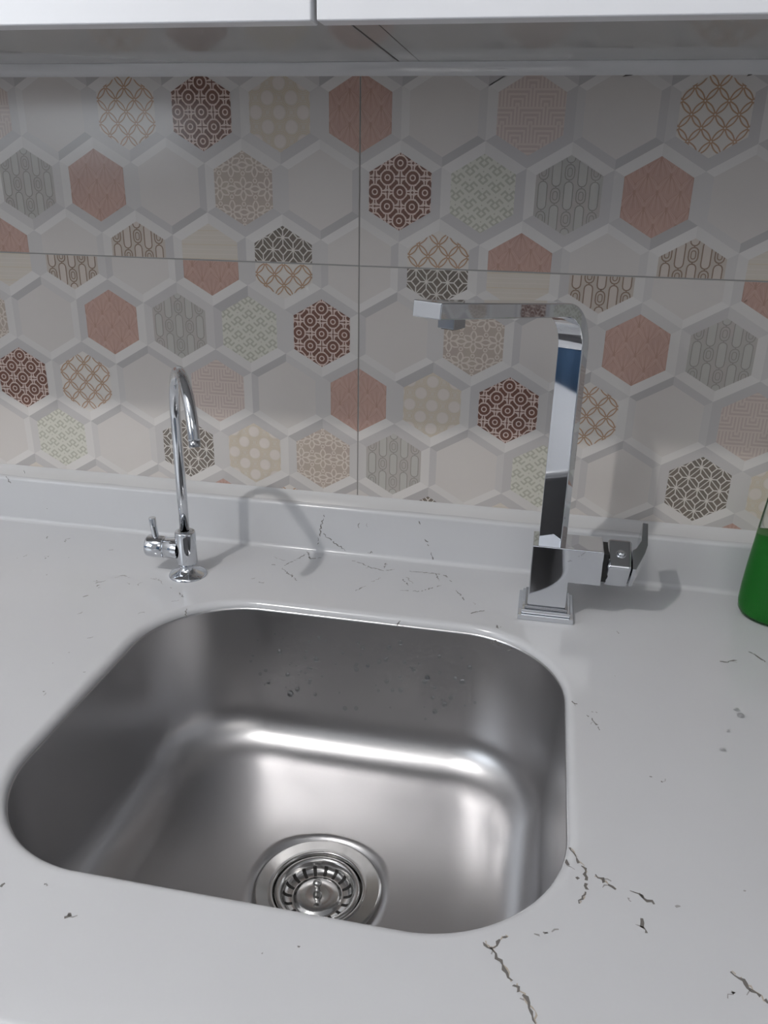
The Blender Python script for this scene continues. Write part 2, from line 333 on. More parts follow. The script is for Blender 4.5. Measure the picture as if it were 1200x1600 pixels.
    if kind == 'greek':
        # interlocking curly w-shapes on a diagonal grid
        for cx, cz in lattice(1.36, .80):
            for s in (-1, 1):
                o += line([(cx+s*x, cz+z) for x, z in ((.78, -.02), (.42, .30), (.10, 0), (.42, -.30), (0, -.62))], .20, 'green_d', 1)
            o += disc((cx, cz+.52), .10, 'green_d', 1, 4)
        return 'green', o
    if kind == 'maze':
        w = .19; p = .46
        for i in range(-3, 4):
            for j in range(-4, 5):
                cx = i*2.76/1 + (1.38 if j % 2 else 0); cz = j*1.62
                for k in range(4):
                    h = .12+k*.40; ww = .13+k*.36
                    z1 = cz + .81 - .0
                    o += line([(cx-ww, cz-.95+.0), (cx-ww, cz-.75+k*.42), (cx+ww, cz-.75+k*.42), (cx+ww, cz-.95)], w, 'maze_l', 1)
        return 'maze', o
    if kind == 'star':
        A, B = 1.15, 1.28
        for c in lattice(A, B):
            for s in (-1, 1): o += line([c, (c[0]+A*s, c[1]+B)], .10, 'star_l', 1)
            q = (c[0]+A, c[1]); r = .50
            o += line([(q[0]-r, q[1]), (q[0], q[1]+r*1.1), (q[0]+r, q[1]), (q[0], q[1]-r*1.1), (q[0]-r, q[1])], .13, 'star_l', 1)
            o += line([c, (c[0]+A-r, c[1])], .13, 'star_l', 1) + line([c, (c[0]-A+r, c[1])], .13, 'star_l', 1)
            o += line([c, (c[0], c[1]+B-r*1.1)], .13, 'star_l', 1) + line([c, (c[0], c[1]-B+r*1.1)], .13, 'star_l', 1)
            o += disc(c, .13, 'star_l', 2, 8)
            # the white seam of each dark leaf swells away from its straight centre line
            for s in (-1, 1):
                e = (c[0]+A*s, c[1]+B)
                o += []
        return 'star', o
    if kind == 'creamy': return 'cream', [(seg((-4, z*.5), (4, z*.5+.1), .05), 'cream_l' if z % 3 == 0 else 'dot', 1) for z in range(-8, 9)]
    return None, []
ORDER = {'A': ['pink', None, 'maze', None, 'orange', 'brown', 'dots'],
         'B': ['brown', 'greek', 'grey', 'pink', None, 'floral', None],
         'C': [None, 'orange', 'pink', None, 'tube', 'creamy', 'star'],
         'D': [None, 'star', 'creamy', 'tube', None, 'pink', 'orange'],
         'E': [None, 'floral', None, 'pink', 'grey', 'greek', 'brown'],
         'F': ['pink', 'dots', 'brown', 'orange', None, 'maze', None],
         'G': ['grey', None, 'greek', None, 'star', 'dots', 'floral'],
         'H': [None, 'star', 'creamy', None, None, 'pink', 'orange'],
         'Z': [None, 'dots', None, None, None, 'grey', None]}
ZR = {'Z': 3*HH, 'A': 2*HH+.1, 'B': HH+.1, 'C': .1, 'D': -.1, 'E': -HH-.1, 'F': -2*HH-.1, 'G': -3*HH-.1, 'H': -4*HH-.1}
HALF = {'B': .5, 'E': .5, 'G': .5, 'Z': .5}
TOP, BOT, XL, XR, W7 = 19.6, -27.6, -120.0, 120.0, 7*HS
wall_mats = [M['grout']]; wm_idx = {'grout': 0}
def wi(k):
    if k not in wm_idx: wm_idx[k] = len(wall_mats); wall_mats.append(M[k])
    return wm_idx[k]
wb = MB()
wb.box(-160, 200, .10, 12, -123.4, 136.6, wi('grout'))
g = .055
tiles = []; cnt = [0]
for t in range(-2, 2):
    for (z0, z1, rows) in ((0, TOP, 'ZABC'), (BOT, 0, 'DEFGH')):
        tiles.append((t*W7+g, (t+1)*W7-g, z0+(g if z0 == 0 else 0), z1-(g if z1 == 0 else 0), rows))
LAY = .012
motifs = {k: motif(k) for k in ('brown', 'orange', 'dots', 'pink', 'grey', 'tube', 'floral', 'greek', 'maze', 'star', 'creamy')}
for (x0, x1, z0, z1, rows) in tiles:
    # the glazed body with a softened arris
    e = .03
    wb.add([(x0, .35, z0), (x1, .35, z0), (x1, .35, z1), (x0, .35, z1), (x0, e, z0), (x1, e, z0), (x1, e, z1), (x0, e, z1),
            (x0+e, 0, z0+e), (x1-e, 0, z0+e), (x1-e, 0, z1-e), (x0+e, 0, z1-e)],
           [(0, 1, 5, 4), (1, 2, 6, 5), (2, 3, 7, 6), (3, 0, 4, 7), (4, 5, 9, 8), (5, 6, 10, 9), (6, 7, 11, 10), (7, 4, 8, 11), (8, 9, 10, 11)], wi('t_base'))
    rect = [(-1, 0, -(x0+e)), (1, 0, x1-e), (0, -1, -(z0+e)), (0, 1, z1-e)]
    for row in rows:
        upper = row in 'ZABC'
        for k in range(-16, 17):
            cx = (k+HALF.get(row, 0))*HS; cz = ZR[row]
            if cx < x0-5.5 or cx > x1+5.5: continue
            kind = ORDER[row][k % 7]
            sgn = 1 if upper else -1
            rnd = random.Random(k*31+ord(row)*7)
            def put(poly, mi, lay):
                q = clip(poly, rect)
                if q and len(q) >= 3: cnt[0] = (cnt[0]+1) % 17; wb.poly([(x, -LAY*lay-.0005*cnt[0], z) for x, z in q], wi(mi))
            ri = PR if kind else PR*1.06
            vo, vi = hexv(CR), hexv(ri)
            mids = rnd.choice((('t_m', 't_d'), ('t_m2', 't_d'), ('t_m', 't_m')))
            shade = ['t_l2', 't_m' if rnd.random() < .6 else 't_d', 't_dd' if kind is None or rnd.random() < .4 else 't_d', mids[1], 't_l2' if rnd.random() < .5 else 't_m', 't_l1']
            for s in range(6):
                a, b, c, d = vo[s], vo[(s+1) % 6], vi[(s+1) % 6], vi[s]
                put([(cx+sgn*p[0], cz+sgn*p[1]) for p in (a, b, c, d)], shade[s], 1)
            if kind is None:
                put([(cx+x, cz+z) for x, z in vi], 't_blank', 1); continue
            bg, pieces = motifs[kind]
            put([(cx+x, cz+z) for x, z in vi], bg, 1)
            for poly, mi, lay in pieces:
                q = clip(poly, HEXP)
                if q: put([(cx+sgn*x, cz+sgn*z) for x, z in q], mi, 1+lay)
for (px, pz, w) in ((26.2, 18.2, .8), (18.9, 18.4, .35), (36.9, 18.2, .4)):      # gaps in the silicone along the top of the tiles
    wb.poly([(px-w, -.09, pz-.08), (px, -.09, pz+.02), (px+w, -.09, pz+.28), (px+w*.6, -.09, pz+.34), (px-w*.4, -.09, pz+.22)], wi('mould'))
wall = struct(wb.build('wall_back', wall_mats, fix=False))

# ---------------------------------------------------------------- the rest of the room
def room_box(name, a, b, mt): w = MB(); w.box(a[0], b[0], a[1], b[1], a[2], b[2]); return struct(w.build(name, mt))
FZ, CZ = CT-90, CT+170
wl = MB()                                           # left wall with an opening for the window
wy0, wy1, wz0, wz1 = -250, -130, 10, 110
wl.box(-172, -160, -320, wy0, FZ, CZ); wl.box(-172, -160, wy1, .3, FZ, CZ); wl.box(-172, -160, wy0, wy1, FZ, wz0); wl.box(-172, -160, wy0, wy1, wz1, CZ)
struct(wl.build('wall_left', M['plaster']))
room_box('wall_right', (200, -320, FZ), (212, 12, CZ), M['plaster'])
room_box('wall_front', (-172, -332, FZ), (212, -320, CZ), M['plaster'])
room_box('floor', (-172, -332, FZ-10), (212, 12, FZ), M['floor'])
room_box('ceiling', (-172, -332, CZ), (212, 12, CZ+10), M['plaster'])
wf = MB()
for a, b, c, d in ((wy0, wy1, wz0, wz0+5), (wy0, wy1, wz1-5, wz1), (wy0, wy0+5, wz0+5, wz1-5), (wy1-5, wy1, wz0+5, wz1-5), (-192.5, -187.5, wz0+5, wz1-5)):
    wf.box(-168, -162, a, b, c, d)
struct(wf.build('window_1', M['door'], bevel=.3))
dr = MB(); dr.box(-20, 60, -320.2, -317, FZ, FZ+205)   # made-up blue-grey door behind the camera, added for the chrome to mirror
M['added_bluedoor'] = mat('added_blue_grey_door', (.10, .17, .28), .5)
struct(dr.build('added_door_1', M['added_bluedoor'], bevel=.5))

# ---------------------------------------------------------------- wall cabinets
SEAM, UND, DB, DY = 4.0, 19.4, 17.98, -31.1
def cabinet(x0, x1, label, hinge):
    c = empty('wall_cabinet', ((x0+x1)/2, -15, UND)); tag(c, label, 'cabinet', None)
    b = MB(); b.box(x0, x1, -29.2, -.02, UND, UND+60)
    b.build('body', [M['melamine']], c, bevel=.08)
    if hinge < 0:                                   # thin back strip line of the underside beside the joint
        s_ = MB(); s_.box(x0+2.0, x0+2.05, -24, -.9, UND-.015, UND+.02); s_.build('underside_groove', M['gap'], c)
    d = MB(); d.box(x0+.10, x1-.10, DY, -29.3, DB, UND+62)
    d.build('door', [M['door']], c, bevel=.12)
    return c
cabinet(-76, SEAM-.10, 'left white glossy wall cabinet, its door ending at the dark upright joint', 1)
cabinet(SEAM+.06, 84, 'right white glossy wall cabinet, hung above the tall square kitchen faucet', -1)
j = MB(); j.box(SEAM-.08, SEAM+.05, -29, -.3, UND+.02, UND+40)
tag(j.build('filler_strip', M['gap'], origin=(SEAM, -15, UND)), 'thin dark joint strip between the two white wall cabinets', 'strip')

# silicone beads (quarter-round) along the top and the foot of the tiles
def bead(name, prof, x0=-75, x1=83, n=80, amp=.05, seed=1):
    r = random.Random(seed); ph = [r.random()*6 for _ in range(4)]
    vs, fs = [], []
    for i in range(n+1):
        x = x0+(x1-x0)*i/n; k = 1 + amp*(sin(x*.31+ph[0])+sin(x*.83+ph[1])+.6*sin(x*1.9+ph[2]))
        for (y, z) in prof: vs.append((x, y*k if y < -.01 else y, z))
    m_ = len(prof)
    for i in range(n):
        for q in range(m_-1): fs.append((i*m_+q, (i+1)*m_+q, (i+1)*m_+q+1, i*m_+q+1))
    b = MB(); b.add(vs, fs, 0, True); return struct(b.build(name, M['silicone'], fix=False))
bead('trim_1', [(-.01, 18.25), (-.16, 18.32), (-.42, 18.55), (-.70, 18.90), (-.90, 19.39)], amp=.05, seed=3)

# ---------------------------------------------------------------- worktop with the sink cut-out
HX, HY, HRX, HRY, HRC = 4.3, -35.03, 20.9, 18.43, 10.0
NSEG = 160
def outline(inset=0.0, rr=None, n=NSEG):
    """rounded rectangle, evenly spaced by angle of travel"""
    hx, hy = HRX-inset, HRY-inset; r = min(HRC-inset*.35 if rr is None else rr, hx, hy)
    pts = []; q = n//4
    for k, (sx, sy, a0) in enumerate(((1, 1, 0), (-1, 1, 90), (-1, -1, 180), (1, -1, 270))):
        cx, cy = HX+sx*(hx-r), HY+sy*(hy-r)
        for i in range(q):
            # superelliptic corner: blend of arc and a fuller curve
            a = radians(a0 + 90*(i+.5)/q); pts.append((cx+r*cos(a), cy+r*sin(a)))
    # spread points along straight runs for a slight bow of the sides
    out = []
    for x, y in pts:
        u, v = (x-HX)/hx, (y-HY)/hy
        out.append((HX+hx*u*(1-.008*v*v), HY+hy*v*(1-.010*u*u)))
    return out
def dens(pts, per=3):
    """subdivide long edges so the sides can bow"""
    out = []
    for i, p in enumerate(pts):
        q = pts[(i+1) % len(pts)]; L = hypot(q[0]-p[0], q[1]-p[1]); n = 8 if L > 3 else 1
        for k in range(n): out.append((p[0]+(q[0]-p[0])*k/n, p[1]+(q[1]-p[1])*k/n))
    return out
X0, X1, YF, UY, UT = -75.0, 83.0, -64.2, -2.6, -27.4      # counter ends, front edge, upstand face and top
def loops_to(mb, loops, mi=0, smooth=True, close=True):
    n = len(loops[0]); vs = [v for lp in loops for v in lp]
    fs = []
    for a in range(len(loops)-1):
        for i in range(n): fs.append((a*n+i, a*n+(i+1) % n, (a+1)*n+(i+1) % n, (a+1)*n+i))
    mb.add(vs, fs, mi, smooth)
base = dens(outline())
N = len(base)
def ray_rect(x, y, x0, x1, y0, y1):
    dx, dy = x-HX, y-HY; t = 1e9
    if dx > 0: t = min(t, (x1-HX)/dx)
    if dx < 0: t = min(t, (x0-HX)/dx)
    if dy > 0: t = min(t, (y1-HY)/dy)
    if dy < 0: t = min(t, (y0-HY)/dy)
    return (HX+dx*t, HY+dy*t)
cb = MB()
def grow(pts, d):                                # offset outwards by d along the outline normal
    out = []; n = len(pts)
    for i in range(n):
        a, b = pts[i-1], pts[(i+1) % n]; tx, ty = b[0]-a[0], b[1]-a[1]; L = hypot(tx, ty)
        out.append((pts[i][0]+ty/L*d, pts[i][1]-tx/L*d))
    return out
RB = .75                                         # rounding of the cut-out's edge
lp = []
outer = [ray_rect(x, y, X0, X1, YF+.6, UY-.5) for x, y in base]
# make sure the outer loop passes through the four corners
for cxn in ((X0, YF+.6), (X1, YF+.6), (X1, UY-.5), (X0, UY-.5)):
    i = min(range(N), key=lambda k: (outer[k][0]-cxn[0])**2+(outer[k][1]-cxn[1])**2); outer[i] = cxn
lp.append([(x, y, CT) for x, y in outer])
g3 = grow(base, 3.0); lp.append([(x, y, CT) for x, y in g3])
g1 = grow(base, RB*1.15); lp.append([(x, y, CT) for x, y in g1])
for k in range(0, 7):
    a = pi/2*k/6; gk = grow(base, RB*(1-sin(a))); lp.append([(x, y, CT-RB*(1-cos(a))) for x, y in gk])
lp.append([(x, y, CT-1.25) for x, y in base]); lp.append([(x, y, CT-2.0) for x, y in grow(base, .02)])
loops_to(cb, lp)
def xstrip(mb, prof, mi=0, x0=X0, x1=X1, smooth=True):
    fine = [prof[0]]
    for p, q in zip(prof, prof[1:]):              # keep the flats flat: support points beside every rounded edge
        L = hypot(q[0]-p[0], q[1]-p[1])
        if L > .4: fine += [(p[0]+(q[0]-p[0])*t, p[1]+(q[1]-p[1])*t) for t in (.04/L, 1-.04/L)]
        fine.append(q)
    prof = fine; m_ = len(prof); vs = [(x, y, z) for x in (x0, x1) for y, z in prof]
    mb.add(vs, [(q, q+1, m_+q+1, m_+q) for q in range(m_-1)], mi, smooth)
arc = lambda cy, cz, r, a0, a1, n=6: [(cy+r*cos(radians(a0+(a1-a0)*i/n)), cz+r*sin(radians(a0+(a1-a0)*i/n))) for i in range(n+1)]
xstrip(cb, arc(YF+.6, CT-.6, .6, 90, 180) + [(YF, CT-4.0), (YF+2.2, CT-4.0), (YF+2.2, CT-2.0), (-54.6, CT-2.0)])   # rounded front edge and apron
xstrip(cb, arc(UY-.5, CT+.5, .5, -90, 0))                                                                     # small cove at the foot of the upstand
xstrip(cb, [(YF+2.2, CT-2.0), (0, CT-2.0)]) if False else None
for x in (X0, X1): cb.poly([(x, YF, CT-4), (x, YF, CT-.6), (x, YF+.6, CT), (x, 0, CT), (x, 0, CT-2), (x, YF+2.2, CT-2), (x, YF+2.2, CT-4)])
def stroke(mb, pts, w, mi, plane, rnd, lift=.01):
    """a tapering, slightly ragged vein"""
    P2 = []
    for a, b in zip(pts, pts[1:]):
        L = hypot(b[0]-a[0], b[1]-a[1]); n = max(2, int(L/.22))
        for i in range(n):
            t = i/n; j = (rnd.random()-.5)*.26
            P2.append((a[0]+(b[0]-a[0])*t+j*(b[1]-a[1])/(L+.01), a[1]+(b[1]-a[1])*t-j*(b[0]-a[0])/(L+.01)))
    P2.append(pts[-1]); n = len(P2)
    lft, rgt = [], []
    for i, p in enumerate(P2):
        a, b = P2[max(0, i-1)], P2[min(n-1, i+1)]; tx, ty = b[0]-a[0], b[1]-a[1]; L = hypot(tx, ty) or 1
        ww = w*(.6+.4*sin(pi*(i+.5)/n))*(.35+1.3*rnd.random())/2
        lft.append((p[0]-ty/L*ww, p[1]+tx/L*ww)); rgt.append((p[0]+ty/L*ww, p[1]-tx/L*ww))
    f = (lambda q: (q[0], q[1], CT+lift)) if plane == 'top' else (lambda q: (q[0], UY-lift, q[1]))
    for i in range(n-1):
        if rnd.random() < .10: continue          # the veins are broken
        mb.poly([f(lft[i]), f(lft[i+1]), f(rgt[i+1]), f(rgt[i])], mi)
rv = random.Random(5)
for k, pts in COUNTER_MARKS:
    near = pts[0][1] < -38
    stroke(cb, pts, (.15 if k else .13)*(1.2 if near else 1), 1 if k else rv.choice((1, 1, 2)), 'top', rv)
    if k or rv.random() < .35:                   # short side shoots
        p = pts[len(pts)//2]; a = rv.random()*6
        stroke(cb, [p, (p[0]+.5*cos(a), p[1]+.5*sin(a))], .08, 2, 'top', rv)
for k, pts in COUNTER_MARKS:
    if len(pts) > 3 and pts[0][1] < -38: stroke(cb, [(x+.05, y+.03) for x, y in pts], .10, 3, 'top', rv, .006)
counter = cb.build('countertop', [M['quartz'], M['vein'], M['vein_f'], M['vein_o']], origin=(HX, -30, CT), fix=False)
tag(counter, 'white quartz countertop with fine dark veins and a rounded sink cut-out', 'countertop')
ub = MB()
xstrip(ub, [(UY, CT-.0), (UY, CT+.5)] + arc(UY+.45, UT-.45, .45, 180, 90) + [(-.01, UT), (-.01, CT)])
for x in (X0, X1): ub.poly([(x, 0, CT), (x, UY, CT), (x, UY, UT-.4), (x, UY+.4, UT), (x, 0, UT)])
for k, pts in UPSTAND_MARKS: stroke(ub, pts, .11 if k else .08, 1, 'face', rv)
ub.build('upstand', [M['quartz'], M['vein'], M['vein_f']], counter, fix=False)
bead('trim_2', [(-1.95, UT-.01), (-1.6, UT+.08), (-1.1, UT+.22), (-.6, UT+.42), (-.25, UT+.64), (-.10, UT+.76), (-.01, UT+.76)], amp=.05, seed=8)

# ---------------------------------------------------------------- sink
DX, DYc, DEPTH = 4.9, -36.6, 17.0
sink = empty('kitchen_sink', (HX, HY, CT-2)); tag(sink, 'stainless steel undermount kitchen sink bowl with rounded corners', 'sink')
sb = MB(); loops = []; SOFF = -1
FR = 4.6; WD = DEPTH-.45
prof = [(0.03, -.72)]
wall_in = lambda d: .03 + max(0, d-.8)*.075
d = 1.26
for d in (1.0, 2.5, 5, 8, WD-FR): prof.append((wall_in(d), -d))
i0 = wall_in(WD-FR)
for k in range(1, 13):
    a = pi/2*k/12*0.985; prof.append((i0+FR*(1-cos(a)), -(WD-FR)-FR*sin(a)))
for ins, z in prof:
    if ins < 0: pts = grow(base, -ins)
    else: pts = dens(outline(ins, max(HRC-ins*.62, 3)))
    if len(pts) != N: pts = pts[:N]
    loops.append([(x, y, CT+z) for x, y in pts])
last = loops[-1]; lins, lz = prof[-1]
for t in (.15, .35, .55, .75, .9, 1.0):
    lp = []
    for (x, y, z) in last:
        a = math.atan2(y-DYc, x-DX); tx, ty = DX+5.7*cos(a), DYc+5.7*sin(a)
        lp.append((x+(tx-x)*t, y+(ty-y)*t, CT+lz-(DEPTH+lz)*t))
    loops.append(lp)
loops_to(sb, loops)
basin = sb.build('bowl', M['steel'], sink, fix=False)
so = basin.modifiers.new('solid', 'SOLIDIFY'); so.thickness = .0009; so.offset = SOFF
ZD = CT-DEPTH
fb = MB()
fb.lathe([(5.75, -.02), (5.6, .10), (5.45, .14), (4.5, .06), (4.30, .12), (4.18, .16), (4.05, .08), (3.98, -.25), (3.95, -.9), (3.7, -1.4), (3.4, -3.2), (.0, -3.3)], 96, (DX, DYc, ZD))
fb.build('drain_flange', M['steel_b'], sink)
# basket strainer: lifts out of the drain
st = empty('drain_strainer', (DX, DYc, ZD-.4)); tag(st, 'round slotted basket strainer with a small centre knob in the sink drain', 'strainer')
bb = MB(); NS = 108
prs = [(3.88, -.55), (3.90, -.25), (3.80, -.05), (3.62, .02), (3.42, -.04), (3.25, -.22), (3.12, -.55), (2.98, -.80), (2.72, -.95), (2.32, -1.02), (2.10, -.98), (1.98, -.82), (1.80, -.76), (.9, -.72), (.45, -.80), (.0, -.80)]
vs = [(DX+r*cos(2*pi*i/NS), DYc+r*sin(2*pi*i/NS), ZD+z) for r, z in prs for i in range(NS)]
for jx in range(len(prs)-1):
    for i in range(NS):
        slot = jx in (6, 7, 8) and (i % 6) in (2, 3)
        bb.f.append([jx*NS+i, jx*NS+(i+1) % NS, (jx+1)*NS+(i+1) % NS, (jx+1)*NS+i]); bb.m.append(1 if slot else 0); bb.sm.append(not slot)
bb.v = [Vector(v) for v in vs]
bb.build('basket', [M['steel_b'], M['hole']], st)
kb = MB(); kb.lathe([(.42, -.82), (.36, -.55), (.24, -.35), (.20, .25), (.34, .45), (.40, .62), (.30, .82), (.0, .88)], 24, (DX, DYc, ZD))
kb.build('knob', M['steel_b'], st)

# water droplets on the back wall of the bowl, and a few elsewhere
def drop_mesh(name, r, squash=.45, seed=0, n=10):
    bm = bmesh.new(); bmesh.ops.create_icosphere(bm, subdivisions=3, radius=r/100)
    me = bpy.data.meshes.new(name)
    for v in bm.verts: v.co.z *= squash; v.co.y *= 1.0+.12*sin(seed+v.co.x*300)
    bm.to_mesh(me); bm.free(); me.materials.append(M['water'])
    for p_ in me.polygons: p_.use_smooth = True
    return me
dm = [drop_mesh('water_droplet', r, sq, s) for s, (r, sq) in enumerate(((.19, .8), (.24, .75), (.30, .7), (.12, .8)))]
dclear = drop_mesh('water_droplet', .26, .38, 2); dclear.materials[0] = M['water_clear']
def wall_y(z):                                      # inside face of the bowl's back wall at depth z below the counter
    dd = CT-z; ins = wall_in(dd) if dd < WD-FR else i0+FR*(1-math.sqrt(max(0, 1-((dd-(WD-FR))/FR)**2)))
    return HY+(HRY-ins)
rd = random.Random(11)
for k_ in range(34): DROPS.append((rd.gauss(-1.5, 3.5) if rd.random() < .5 else rd.gauss(9, 3.5), -33.4-rd.uniform(3.2, 11.5)))
def droplet(loc, nrm, me, label, group=None, sc=1):
    o = bpy.data.objects.new('water_droplet', me); col.objects.link(o); o.location = P(*loc)
    o.rotation_euler = Vector(nrm).to_track_quat('Z', 'Y').to_euler(); o.scale = (sc, sc, sc)
    tag(o, label, 'droplet', group); return o
for i, (x, z) in enumerate(DROPS):
    if x > HX+HRX-7.5 or z < CT-12.4: continue
    z2 = z
    xx = x
    yb = wall_y(z2) - .06 - HRY*.010*((xx-HX)/HRX)**2
    droplet((xx, yb, z2), (0, -1, .07), dm[rd.choice((0, 0, 1, 3, 3, 2))], 'clear water droplet clinging to the back wall of the steel sink', 'water droplets on the back wall of the sink', rd.uniform(.8, 1.15))
for x, y, s_, lab in ((39.9, -26.4, 1.3, 'bright water droplet on the countertop right of the sink, lower of a close pair'),
                      (39.7, -25.6, 1.1, 'bright water droplet on the countertop right of the sink, nearest the wall'),
                      (38.4, -28.9, .7, 'tiny water droplet right of the sink, between the pair and the lowest one'),
                      (37.5, -31.6, 1.0, 'water droplet on the countertop right of the sink, nearest the photographer')):
    droplet((x, y, CT+.02), (0, 0, 1), dclear, lab, None, s_)

# ---------------------------------------------------------------- small round filter tap
tx, ty = -17.0, -12.1
tap = empty('filter_tap', (tx, ty, CT)); tag(tap, 'small round chrome gooseneck tap with a thin curved spout and side lever', 'tap')
q = MB(); q.lathe([(2.15, 0), (2.15, .12), (1.95, .30), (1.5, .50), (1.05, .72), (.85, 1.0), (.80, 1.35), (1.0, 1.42)], 48, (tx, ty, CT)); q.build('base_flange', M['chrome'], tap)
q = MB(); q.lathe([(1.0, 1.40), (1.12, 1.46), (1.15, 1.7), (1.15, 5.2), (1.10, 5.36), (1.0, 5.42), (.62, 5.42), (.5, 5.40)], 48, (tx, ty, CT)); body = q.build('body', M['chrome'], tap)
# gooseneck
sd = Vector((6.6, -10.2, 0)).normalized(); Rg = 6.12; zc = -15.0
path = [Vector((tx, ty, CT+5.6)), Vector((tx, ty, -22)), Vector((tx, ty, zc-1))]
for k in range(0, 37):
    a = pi*k/36*.935
    path.append(Vector((tx, ty, zc)) + sd*(Rg-Rg*cos(a)) + Vector((0, 0, Rg*sin(a))))
e = path[-1]; tdn = (path[-1]-path[-2]).normalized(); path += [e+tdn*.2]
q = MB(); q.tube(path, .56, 28); sp = q.build('spout', M['chrome'], tap)
q = MB(); q.lathe([(.50, .0), (.55, -.03), (.56, -.5), (.52, -.58), (.40, -.58), (.38, -.2), (0, -.2)], 28, tuple(e+tdn*.22), (-tdn).to_track_quat('Z', 'Y').to_matrix().to_4x4()); q.build('outlet_ring', M['chrome_d'], tap)
# valve to the left with its lever
vz = CT+3.15
xfL = Matrix.Rotation(radians(-90), 4, 'Y')
q = MB(); q.lathe([(1.2, .8), (1.2, 2.45), (1.12, 2.5)], 40, (tx, ty, vz), xfL); q.build('valve_stub', M['chrome'], tap)
q = MB(); q.lathe([(1.05, 2.45), (1.2, 2.58), (1.25, 2.64), (1.25, 4.45), (1.16, 4.62), (.0, 4.64)], 40, (tx, ty, vz), xfL); hub = q.build('lever_hub', M['chrome'], tap)
q = MB(); q.tube([(tx-3.55, ty, vz+.6), (tx-3.6, ty, vz+1.3), (tx-3.72, ty, vz+2.2), (tx-3.8, ty, vz+3.45), (tx-3.8, ty, vz+3.5)], [.40, .38, .38, .40, .36], 24); q.build('lever', M['chrome'], hub)

# ---------------------------------------------------------------- tall square faucet
fx, fy = 23.13, -11.05
fa = empty('kitchen_faucet', (fx, fy, CT)); tag(fa, 'tall square chrome kitchen faucet with flat angular spout and side handle', 'faucet')
q = MB()
q.box(fx-2.85, fx+2.85, fy-2.85, fy+2.85, CT, CT+.55); o_ = q.build('base_plate', M['chrome'], fa, bevel=.07)
q = MB(); q.box(fx-2.5, fx+2.5, fy-2.5, fy+2.5, CT+.55, CT+1.0); q.build('base_step', M['chrome'], fa, bevel=.10)
q = MB(); q.box(fx-2.2, fx+2.2, fy-2.2, fy+2.2, CT+1.0, CT+1.32); q.build('base_collar', M['chrome_d'], fa, bevel=.10)
CTOP = -25.3
q = MB()
# column and side arm are one L-shaped casting
yA, yB = fy-1.95, fy+1.95
prof2 = [(fx-1.95, CT+1.3), (fx+1.95, CT+1.3), (fx+1.95, -29.1), (28.25, -29.1), (28.25, CTOP), (fx-1.95, CTOP)]
n_ = len(prof2); q.add([(x, yA, z) for x, z in prof2]+[(x, yB, z) for x, z in prof2],
    [[0, 1, 2, 3, 4, 5], [11, 10, 9, 8, 7, 6]] + [[i, (i+1) % n_+0, (i+1) % n_+n_, i+n_] for i in range(n_)])
q.build('column', M['chrome'], fa, bevel=.12)
# flat bent spout
dd_ = Vector((-.5, -.866, 0)); nn = Vector((.866, -.5, 0)); Wd, Th = 2.6, 1.2
tilt = radians(5.2); Rm_ = 4.1; cen = Vector((fx, fy, 0))
ztop = -1.65
pth = [(0, CTOP-.2), (0, -18), (0, -12)]
zb = ztop-Rm_-0.0
amax = pi/2+tilt
for k in range(0, 21):
    a = amax*k/20; pth.append((Rm_-Rm_*cos(a), zb+Rm_*sin(a)))
a = amax; tdir = (sin(a), cos(a)); lx = pth[-1]
Ls = 22.4
tdir = (cos(tilt), sin(tilt))
# with the upward tilt the bend stops short of horizontal
pth = [(0, CTOP-.2), (0, -18), (0, -12)]
amax = pi/2-tilt
for k in range(0, 21):
    a = amax*k/20; pth.append((Rm_-Rm_*cos(a), zb+Rm_*sin(a)))
lx = pth[-1]
L1 = (Ls-lx[0])/tdir[0]
for t in (.25, .5, .75, 1): pth.append((lx[0]+tdir[0]*L1*t, lx[1]+tdir[1]*L1*t))
vs = []
for i, p_ in enumerate(pth):
    a_, b_ = pth[max(i-1, 0)], pth[min(i+1, len(pth)-1)]
    t_ = Vector((b_[0]-a_[0], b_[1]-a_[1])).normalized(); nrm = Vector((-t_[1], t_[0]))     # towards the outside of the bend
    if i < 3: nrm = Vector((-1, 0))
    for sT, sW in ((1, -1), (1, 1), (-1, 1), (-1, -1)):
        u = p_[0]+nrm[0]*Th/2*sT; w = p_[1]+nrm[1]*Th/2*sT
        v = cen+dd_*u+nn*(Wd/2*sW); vs.append((v.x, v.y, w))
fs = [[i*4+k, i*4+(k+1) % 4, (i+1)*4+(k+1) % 4, (i+1)*4+k] for i in range(len(pth)-1) for k in range(4)]
fs += [[3, 2, 1, 0], [(len(pth)-1)*4+k for k in range(4)]]
q = MB(); q.add(vs, fs, 0, True); sp2 = q.build('spout', M['chrome'], fa, bevel=.10)
# collar where the spout enters the column
ae = cen + dd_*(Ls-3.1); az = pth[-1][1]-tdir[1]*3.1-.6
rot = Matrix.Rotation(math.atan2(dd_.y, dd_.x), 4, 'Z')
q = MB(); xf = Matrix.Translation((ae.x, ae.y, az)) @ rot
q.box(-.75, .75, -.75, .75, -.75, .1, 0, xf); aer = q.build('aerator', M['chrome_d'], fa, bevel=.06)
q = MB(); q.box(-.55, .55, -.55, .55, -.82, -.7, 0, xf); q.build('aerator_mesh', M['rubber'], aer)
